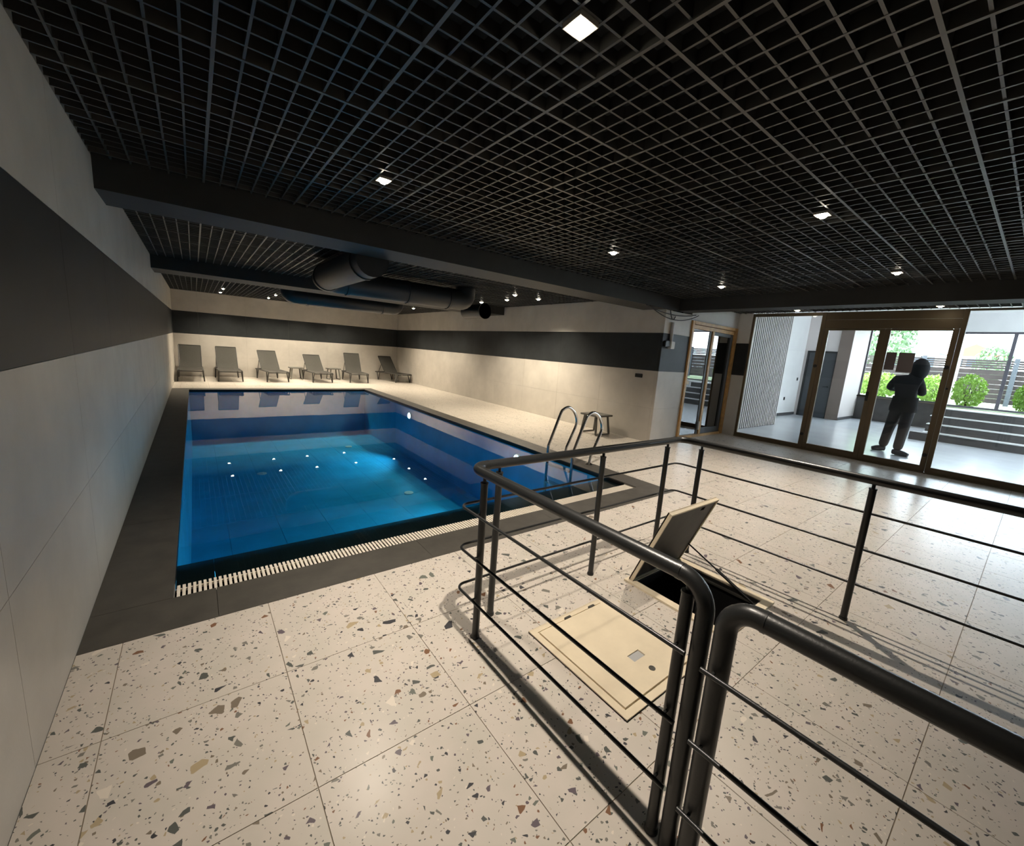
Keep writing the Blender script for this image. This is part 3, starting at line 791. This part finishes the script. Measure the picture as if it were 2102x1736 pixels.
# ------------------------------------------------------------------ lobby behind the glass
ZL = 3.35
lf = tag(box('floor_lobby', 'lobby_floor', XG + 0.04, 18.5, -4.2, 5.3, -0.12, 0.0), 'pale glossy lobby floor beyond the glass front', 'floor', kind='structure')
tag(box('ceiling_lobby', 'plaster', XG + 0.1, 18.6, -4.2, 5.4, ZL, ZL + 0.1), 'pale lobby ceiling beyond the glass front', 'ceiling', kind='structure')
tag(boxes('wall_lobby', 'plaster', [(9.525, 16.6, 5.25, 5.4, 0, ZL), (9.5, 9.8, -4.3, -4.2, 0, ZL), (16.2, 18.6, -4.3, -4.2, 0, ZL), (9.8, 16.2, -4.3, -4.2, 3.0, ZL), (9.8, 16.2, -4.3, -4.2, 0, 0.2)]), 'white lobby side walls', 'wall', kind='structure')  # wide opening in the unseen south wall is added to let in more daylight
box('skirting', 'dark_stone', 12.72, 16.6, 5.235, 5.249, 0, 0.09, bpy.data.objects['wall_lobby'])
for x, z in ((15.5, 0.57), (16.35, 1.23)): box('socket', 'black_plastic', x - 0.05, x + 0.05, 5.238, 5.249, z - 0.05, z + 0.05, bpy.data.objects['wall_lobby'])
# slatted panel
sp = tag(box('slatted_panel', 'slat_backing', 9.60, 12.70, 4.42, 5.24, 0.0, ZL - 0.002), 'tall panel of pale vertical slats behind the glass front', 'panel')
bm = NB(); bx(bm, -0.025, 0.025, 0.008, 0.02, 0, ZL - 0.02); SLT = mesh_of(bm, 'slat', 'slat_wood')
for i in range(30): link('slat', SLT, sp, (9.66 + i * 0.1033, 4.40, 0.01))
# projecting block with dark door
blk = tag(box('wall_block', 'pink_plaster', 16.62, 18.6, 4.0, 5.40, 0, ZL), 'pale projecting wall block at the end of the lobby', 'wall', kind='structure')
box('pilaster', 'brown_pilaster', 16.60, 16.619, 4.0, 4.34, 0, ZL, blk)
box('skirting', 'dark_stone', 16.62, 18.39, 3.985, 3.999, 0, 0.09, blk)
d4 = empty('door_4', (16.6, 4.68, 0), 'dark grey interior door at the end of the lobby', 'door', kind='structure')
box('leaf', 'dark_door', 16.585, 16.618, 4.36, 5.10, 0, 2.15, d4)
boxes('frame', 'black_plastic', [(16.57, 16.619, 4.342, 4.36, 0, 2.21), (16.57, 16.619, 5.10, 5.16, 0, 2.21), (16.57, 16.619, 4.36, 5.10, 2.15, 2.21)], d4)
pipe('handle', 'black_plastic', [(16.585, 4.42, 1.05), (16.53, 4.42, 1.05), (16.53, 4.54, 1.05)], 0.012, d4, 8)
# left lobby window
tag(box('wall_parapet', 'dark_stone', 18.4, 18.55, 1.75, 4.0, 0, 0.78), 'low dark wall under the lobby garden window', 'wall', kind='structure')
tag(box('wall_window_head', 'plaster', 18.4, 18.55, 1.75, 4.0, 3.16, ZL), 'plaster strip above the lobby garden window', 'wall', kind='structure')
def garden_window(name, label, x, ya, yb, z0, z1, mull):
    t = empty(name, (x, (ya + yb) / 2, z0), label, 'window', kind='structure')
    f = 0.05
    boxes('frame', 'window_frame', [(x, x + .06, ya, ya + f, z0, z1), (x, x + .06, yb - f, yb, z0, z1), (x, x + .06, ya + f, yb - f, z0, z0 + f), (x, x + .06, ya + f, yb - f, z1 - f, z1)], t)
    ys_ = [ya + f] + list(mull) + [yb - f]
    for m_ in mull: box('mullion', 'window_frame', x, x + .06, m_ - 0.035, m_ + 0.035, z0 + f, z1 - f, t)
    for i, (p, q) in enumerate(zip(ys_, ys_[1:])):
        box('pane', 'glass', x + .026, x + .034, p + (0.035 if i else 0), q - (0.035 if i < len(mull) else 0), z0 + f, z1 - f, t)
    return t
w3 = garden_window('window_3', 'lobby window onto the hedge above the low dark wall', 18.42, 1.80, 4.0, 0.80, 3.16, ())
box('sill', 'bronze_frame', 18.34, 18.56, 1.80, 4.0, 0.781, 0.799, w3)
garden_window('window_4', 'wide window at the top of the lobby stairs', 16.62, -4.2, 1.74, 0.83, 2.86, (0.72, -1.2, -3.0))
tag(box('wall_stair_head', 'plaster', 16.6, 16.75, -4.2, 1.75, 2.862, ZL), 'plaster strip above the stair window', 'wall', kind='structure')
tag(box('wall_stair_side', 'plaster', 16.6, 18.6, 1.751, 1.799, 0.0, ZL), 'short return wall beside the stair window', 'wall', kind='structure')
tag(box('wall_stair_low', 'plaster', 15.9, 16.6, -4.2, -0.02, 0, 0.82), 'low wall below the stair window', 'wall', kind='structure')
stairs = empty('stairs', (14.75, 0.93, 0), 'dark lobby stairs with pale nosings up to the wide window', 'stairs', kind='structure')
for i in range(4):
    z = 0.2 * (i + 1); x = 14.75 + 0.30 * i
    s = box('step', 'dark_stone', x, 16.6, 0.0, 1.749, z - 0.2, z - 0.02, stairs)
    box('tread', 'nosing', x - 0.02, 16.6 if i == 3 else x + 0.30, 0.0, 1.749, z - 0.02, z, s)
tag(box('bench', 'dark_stone', 14.35, 14.73, 1.55, 1.93, 0.0, 0.2, bevel=0.006), 'low dark block at the foot of the lobby stairs', 'block')

# ------------------------------------------------------------------ person
per = empty('person', (11.05, 1.65, 0), 'person in a black hooded top and dark trousers seen from behind', 'person')
J = {'pel': (11.05, 1.655, 0.98, .150, .125), 'spi': (11.04, 1.655, 1.15, .165, .125), 'che': (11.05, 1.665, 1.36, .205, .145), 'nek': (11.08, 1.625, 1.545, .095, .09),
     'hed': (11.12, 1.545, 1.70, .098, .105), 'top': (11.12, 1.535, 1.80, .07, .08),
     'shl': (11.05, 1.85, 1.48, .09, .09), 'ell': (11.12, 1.95, 1.29, .062, .062), 'wrl': (11.33, 1.74, 1.27, .04, .04), 'hal': (11.40, 1.68, 1.28, .04, .03),
     'shr': (11.06, 1.50, 1.47, .085, .085), 'elr': (11.10, 1.435, 1.23, .062, .062), 'wrr': (11.33, 1.52, 1.24, .04, .04), 'har': (11.41, 1.57, 1.26, .04, .03),
     'hil': (11.06, 1.735, 0.89, .125, .12), 'knl': (11.10, 1.80, 0.50, .088, .088), 'anl': (11.19, 1.855, 0.085, .08, .08),
     'hir': (11.04, 1.575, 0.89, .125, .12), 'knr': (11.00, 1.575, 0.50, .088, .088), 'anr': (10.95, 1.59, 0.085, .08, .08)}
Ed = [('pel', 'spi'), ('spi', 'che'), ('che', 'nek'), ('nek', 'hed'), ('hed', 'top'), ('che', 'shl'), ('shl', 'ell'), ('ell', 'wrl'), ('wrl', 'hal'), ('che', 'shr'), ('shr', 'elr'), ('elr', 'wrr'), ('wrr', 'har'),
      ('pel', 'hil'), ('hil', 'knl'), ('knl', 'anl'), ('pel', 'hir'), ('hir', 'knr'), ('knr', 'anr')]
# fingers: short chains rooted in each palm
for hnd, px_, py_, pz_, dy in (('hal', 11.40, 1.68, 1.28, -1), ('har', 11.41, 1.57, 1.26, 1)):
    for k, ln in enumerate((0.065, 0.078, 0.072, 0.055)):
        a_ = '%sf%d' % (hnd, k)
        J[a_ + 'a'] = (px_ + 0.045, py_ + dy * 0.012, pz_ + 0.030 - 0.020 * k, .010, .010)
        J[a_ + 'b'] = (px_ + 0.045 + ln * 0.5, py_ + dy * 0.028, pz_ + 0.034 - 0.021 * k, .009, .009)
        J[a_ + 'c'] = (px_ + 0.045 + ln * 0.7, py_ + dy * 0.055, pz_ + 0.034 - 0.021 * k, .008, .008)
        Ed += [(hnd, a_ + 'a'), (a_ + 'a', a_ + 'b'), (a_ + 'b', a_ + 'c')]
    J[hnd + 't'] = (px_ + 0.02, py_ + dy * 0.035, pz_ + 0.055, .011, .011); J[hnd + 'u'] = (px_ + 0.055, py_ + dy * 0.05, pz_ + 0.065, .009, .009)
    Ed += [(hnd, hnd + 't'), (hnd + 't', hnd + 'u')]
keys = list(J)
me = bpy.data.meshes.new('body')
me.from_pydata([J[k][:3] for k in keys], [(keys.index(a), keys.index(b)) for a, b in Ed], [])
body = link('body', me, per); body.matrix_parent_inverse = parent_world(per).inverted()
me.materials.append(MATS['black_cloth'])
sk = body.modifiers.new('skin', 'SKIN'); sk.use_smooth_shade = True
for i, k in enumerate(keys):
    me.skin_vertices[0].data[i].radius = J[k][3:5]
    me.skin_vertices[0].data[i].use_root = (k == 'pel')
ss = body.modifiers.new('sub', 'SUBSURF'); ss.levels = 1; ss.render_levels = 2
# hood: a shell round the head, open towards the face (turned right, away from the viewer)
bm = NB(); bmesh.ops.create_uvsphere(bm, u_segments=24, v_segments=16, radius=1)
fd = Vector((0.80, -0.58, -0.12)).normalized()
for v in bm.verts:
    d = v.co.normalized()
    k = 1.0 + 0.10 * max(0, d.z) ** 3
    if d.z < -0.3: k *= 1 + 0.28 * (-d.z - 0.3)
    v.co = Vector((d.x * 0.150 * k, d.y * 0.138 * k, d.z * 0.185 * k))
bmesh.ops.delete(bm, geom=[v for v in bm.verts if v.co.normalized().dot(fd) > 0.80], context='VERTS')
for v in bm.verts: v.co += Vector((11.10, 1.555, 1.705)); 
bmesh.ops.solidify(bm, geom=bm.faces[:], thickness=0.012)
ob('hood', bm, 'black_cloth', per, smooth=True)
# face inside the hood
bm = NB(); bmesh.ops.create_uvsphere(bm, u_segments=20, v_segments=14, radius=1)
sd = fd.cross(Vector((0, 0, 1))).normalized()
fc = Vector((11.13, 1.535, 1.70))
for v in bm.verts:
    d = v.co.normalized()
    fx, sx_, zz = d.x, d.y, d.z
    r = 0.098
    p = fd * (fx * r) + sd * (sx_ * 0.075) + Vector((0, 0, zz * 0.118))
    if fx > 0.85 and abs(sx_) < 0.25 and -0.35 < zz < 0.15: p += fd * 0.022 * (1 - abs(sx_) * 3)
    if fx > 0.7 and 0.22 < abs(sx_) < 0.5 and 0.0 < zz < 0.25: p -= fd * 0.010
    v.co = fc + p
fo = ob('face', bm, 'skin', per, smooth=True)
for s in (-1, 1):
    bm = NB(); bmesh.ops.create_uvsphere(bm, u_segments=10, v_segments=8, radius=0.012)
    for v in bm.verts: v.co += fc + fd * 0.086 + sd * (s * 0.030) + Vector((0, 0, 0.012))
    ob('eye', bm, 'black_plastic', fo, smooth=True)
bm = NB(); tube(bm, [fc + fd * 0.09 + sd * -0.022 + Vector((0, 0, -0.052)), fc + fd * 0.094 + Vector((0, 0, -0.054)), fc + fd * 0.09 + sd * 0.022 + Vector((0, 0, -0.052))], 0.006, 8); ob('mouth', bm, 'skin', fo, smooth=True)
# hem of the hooded top
bm = NB()
rings = []
for z, rx, ry in ((0.86, 0.175, 0.205), (0.93, 0.185, 0.21), (1.05, 0.175, 0.195), (1.15, 0.17, 0.19)):
    rings.append([bm.verts.new((11.05 + rx * math.cos(2 * PI * j / 24), 1.655 + ry * math.sin(2 * PI * j / 24), z)) for j in range(24)])
for a_, b_ in zip(rings, rings[1:]):
    for j in range(24): bm.faces.new((a_[j], a_[(j + 1) % 24], b_[(j + 1) % 24], b_[j]))
bmesh.ops.solidify(bm, geom=bm.faces[:], thickness=0.01)
ob('jacket_hem', bm, 'black_cloth', per, smooth=True)
for (ax_, ay_), (tx, ty) in (((11.19, 1.86), (11.12, 2.00)), ((10.95, 1.60), (10.91, 1.41))):
    P = [Vector((ax_, ay_, 0.055)) - (Vector((tx, ty, 0.05)) - Vector((ax_, ay_, 0.05))).normalized() * 0.05, Vector((ax_, ay_, 0.06)), Vector((ax_, ay_, 0.055)).lerp(Vector((tx, ty, 0.04)), 0.6), Vector((tx, ty, 0.033))]
    bm = NB(); tube(bm, P, [0.048, 0.062, 0.054, 0.036], 12)
    for v in bm.verts: v.co.z = max(0.002, v.co.z)
    ob('shoe', bm, 'grey_shoe', per, smooth=True)

# ------------------------------------------------------------------ garden beyond the windows
GZ = 0.80
tag(boxes('ground', 'lawn', [(16.78, 110, -40, 1.75, GZ - 0.1, GZ), (18.62, 110, 1.75, 5.42, GZ - 0.1, GZ), (18.62, 110, 5.42, 60, GZ - 0.1, GZ)]), 'garden ground beyond the lobby windows', 'ground', kind='structure')
fence = empty('garden_fence', (22.0, 2, GZ), 'brown horizontal board fence with grey posts in the garden', 'fence')
bm = NB(); bx(bm, -0.012, 0.012, -1.08, 1.08, 0, 0.162); BRD = mesh_of(bm, 'board', 'fence_wood')
bm = NB(); bx(bm, -0.012, 0.012, -1.08, 1.08, 0, 0.062); SLM = mesh_of(bm, 'slat', 'fence_wood')
bm = NB(); bx(bm, -0.05, 0.05, -0.06, 0.06, 0, 1.62); PST = mesh_of(bm, 'post', 'fence_post')
for k in range(-4, 6):
    yc = 1.9 + 2.25 * k
    link('post', PST, fence, (0, yc - 1.125 - 2, 0))
    for j in range(7): link('board', BRD, fence, (0.03, yc - 2, 0.06 + j * 0.165))
    for j in range(4): link('slat', SLM, fence, (0.03, yc - 2, 1.25 + j * 0.078))
def leafy(bm, c, rad, n, size, rnd):
    for i in range(n):
        d = Vector((rnd.gauss(0, 1), rnd.gauss(0, 1), rnd.gauss(0, 1))).normalized()
        k = 0.55 + 0.5 * rnd.random() ** 0.5
        p = Vector(c) + Vector((d.x * rad[0], d.y * rad[1], d.z * rad[2])) * k
        a = Euler((rnd.random() * 6.3, rnd.random() * 6.3, rnd.random() * 6.3)).to_matrix()
        s = size * (0.6 + 0.8 * rnd.random())
        q = [bm.verts.new(p + a @ Vector(v)) for v in ((-s, 0, 0), (0, -s * 0.45, 0), (s, 0, s * 0.15), (0, s * 0.45, 0))]
        bm.faces.new(q)
def bush(label, x, y, rx, ry, h, m='leaf_bright', n=1500, size=0.06, seed=1):
    rnd = random.Random(seed)
    t = empty('garden_bush', (x, y, GZ), label, 'bush', 'bushes beyond the lobby windows')
    bm = NB()
    leafy(bm, (x, y, GZ + h * 0.55), (rx, ry, h * 0.55), n, size, rnd)
    f = ob('foliage', bm, m, t); f['kind'] = 'stuff'
    bm = NB()
    for i in range(5):
        a = i * 1.26
        tube(bm, [(x, y, GZ), (x + math.cos(a) * rx * 0.4, y + math.sin(a) * ry * 0.4, GZ + h * 0.7)], [0.02, 0.008], 6)
    ob('stem', bm, 'bark', t)
    return t
bush('bright green hedge bush left of the person behind the window', 19.6, 3.75, 0.6, 0.62, 0.78, seed=3)
bush('bright green hedge bush right of the person behind the window', 19.6, 2.35, 0.6, 0.62, 0.78, seed=4)
bush('round bright green bush beside the left end of the stair window', 17.6, 1.35, 0.34, 0.34, 0.85, n=900, size=0.05, seed=5)
bush('round bright green bush at the right edge of the stair window', 17.6, 0.2, 0.32, 0.32, 0.75, n=900, size=0.05, seed=6)
def tree(label, x, y, h, r, seed, n=2600):
    rnd = random.Random(seed)
    t = empty('garden_tree', (x, y, GZ), label, 'tree', 'trees beyond the fence')
    bm = NB(); tube(bm, [(x, y, GZ), (x + 0.1, y + 0.1, GZ + h * 0.5), (x, y, GZ + h * 0.85)], [0.14, 0.1, 0.04], 10)
    for i in range(7):
        a = i * 0.9; z = GZ + h * (0.4 + 0.06 * i)
        tube(bm, [(x + .05, y + .05, z), (x + math.cos(a) * r * 0.7, y + math.sin(a) * r * 0.7, z + h * 0.16)], [0.05, 0.015], 6)
    ob('trunk', bm, 'bark', t)
    bm = NB(); leafy(bm, (x, y, GZ + h * 0.68), (r, r, h * 0.36), n, 0.13, rnd)
    f = ob('foliage', bm, 'leaf_dark', t); f['kind'] = 'stuff'
tree('loose dark green tree above the fence left of the notices', 26.0, 5.0, 3.6, 1.0, 11, 1100)
tree('small tree beyond the fence near the red roof', 40.0, 2.4, 3.0, 0.8, 12, 700)
tree('dense tree mirrored in the timber-framed door', 24.5, 11.0, 5.5, 2.2, 13)
def house(name, label, x, y, w, d, h, roof, rh):
    t = empty(name, (x, y, GZ), label, 'house', 'houses beyond the fence')
    box('wall', 'house_wall', x, x + d, y - w / 2, y + w / 2, GZ, GZ + h, t)
    bm = NB(); prism(bm, [(y - w / 2 - 0.4, GZ + h), (y + w / 2 + 0.4, GZ + h), (y, GZ + h + rh)], x - 0.4, x + d + 0.4, 'x')
    ob('roof', bm, roof, t)
    for k in (-0.3, 0.0, 0.3):
        f = box('window', 'white_plastic', x - 0.06, x - 0.001, y + k * w - 0.6, y + k * w + 0.6, GZ + h - 1.6, GZ + h - 0.3, t)
        box('pane', 'house_window', x - 0.08, x - 0.061, y + k * w - 0.52, y + k * w + 0.52, GZ + h - 1.52, GZ + h - 0.38, f)
house('garden_house', 'white house with a blue-grey roof beyond the fence', 64, 9.6, 3.6, 5, 3.6, 'blue_roof', 0.5)
house('garden_house', 'white house with a red tiled roof beyond the fence', 80, 6.5, 4.6, 8, 4.2, 'red_roof', 1.5)
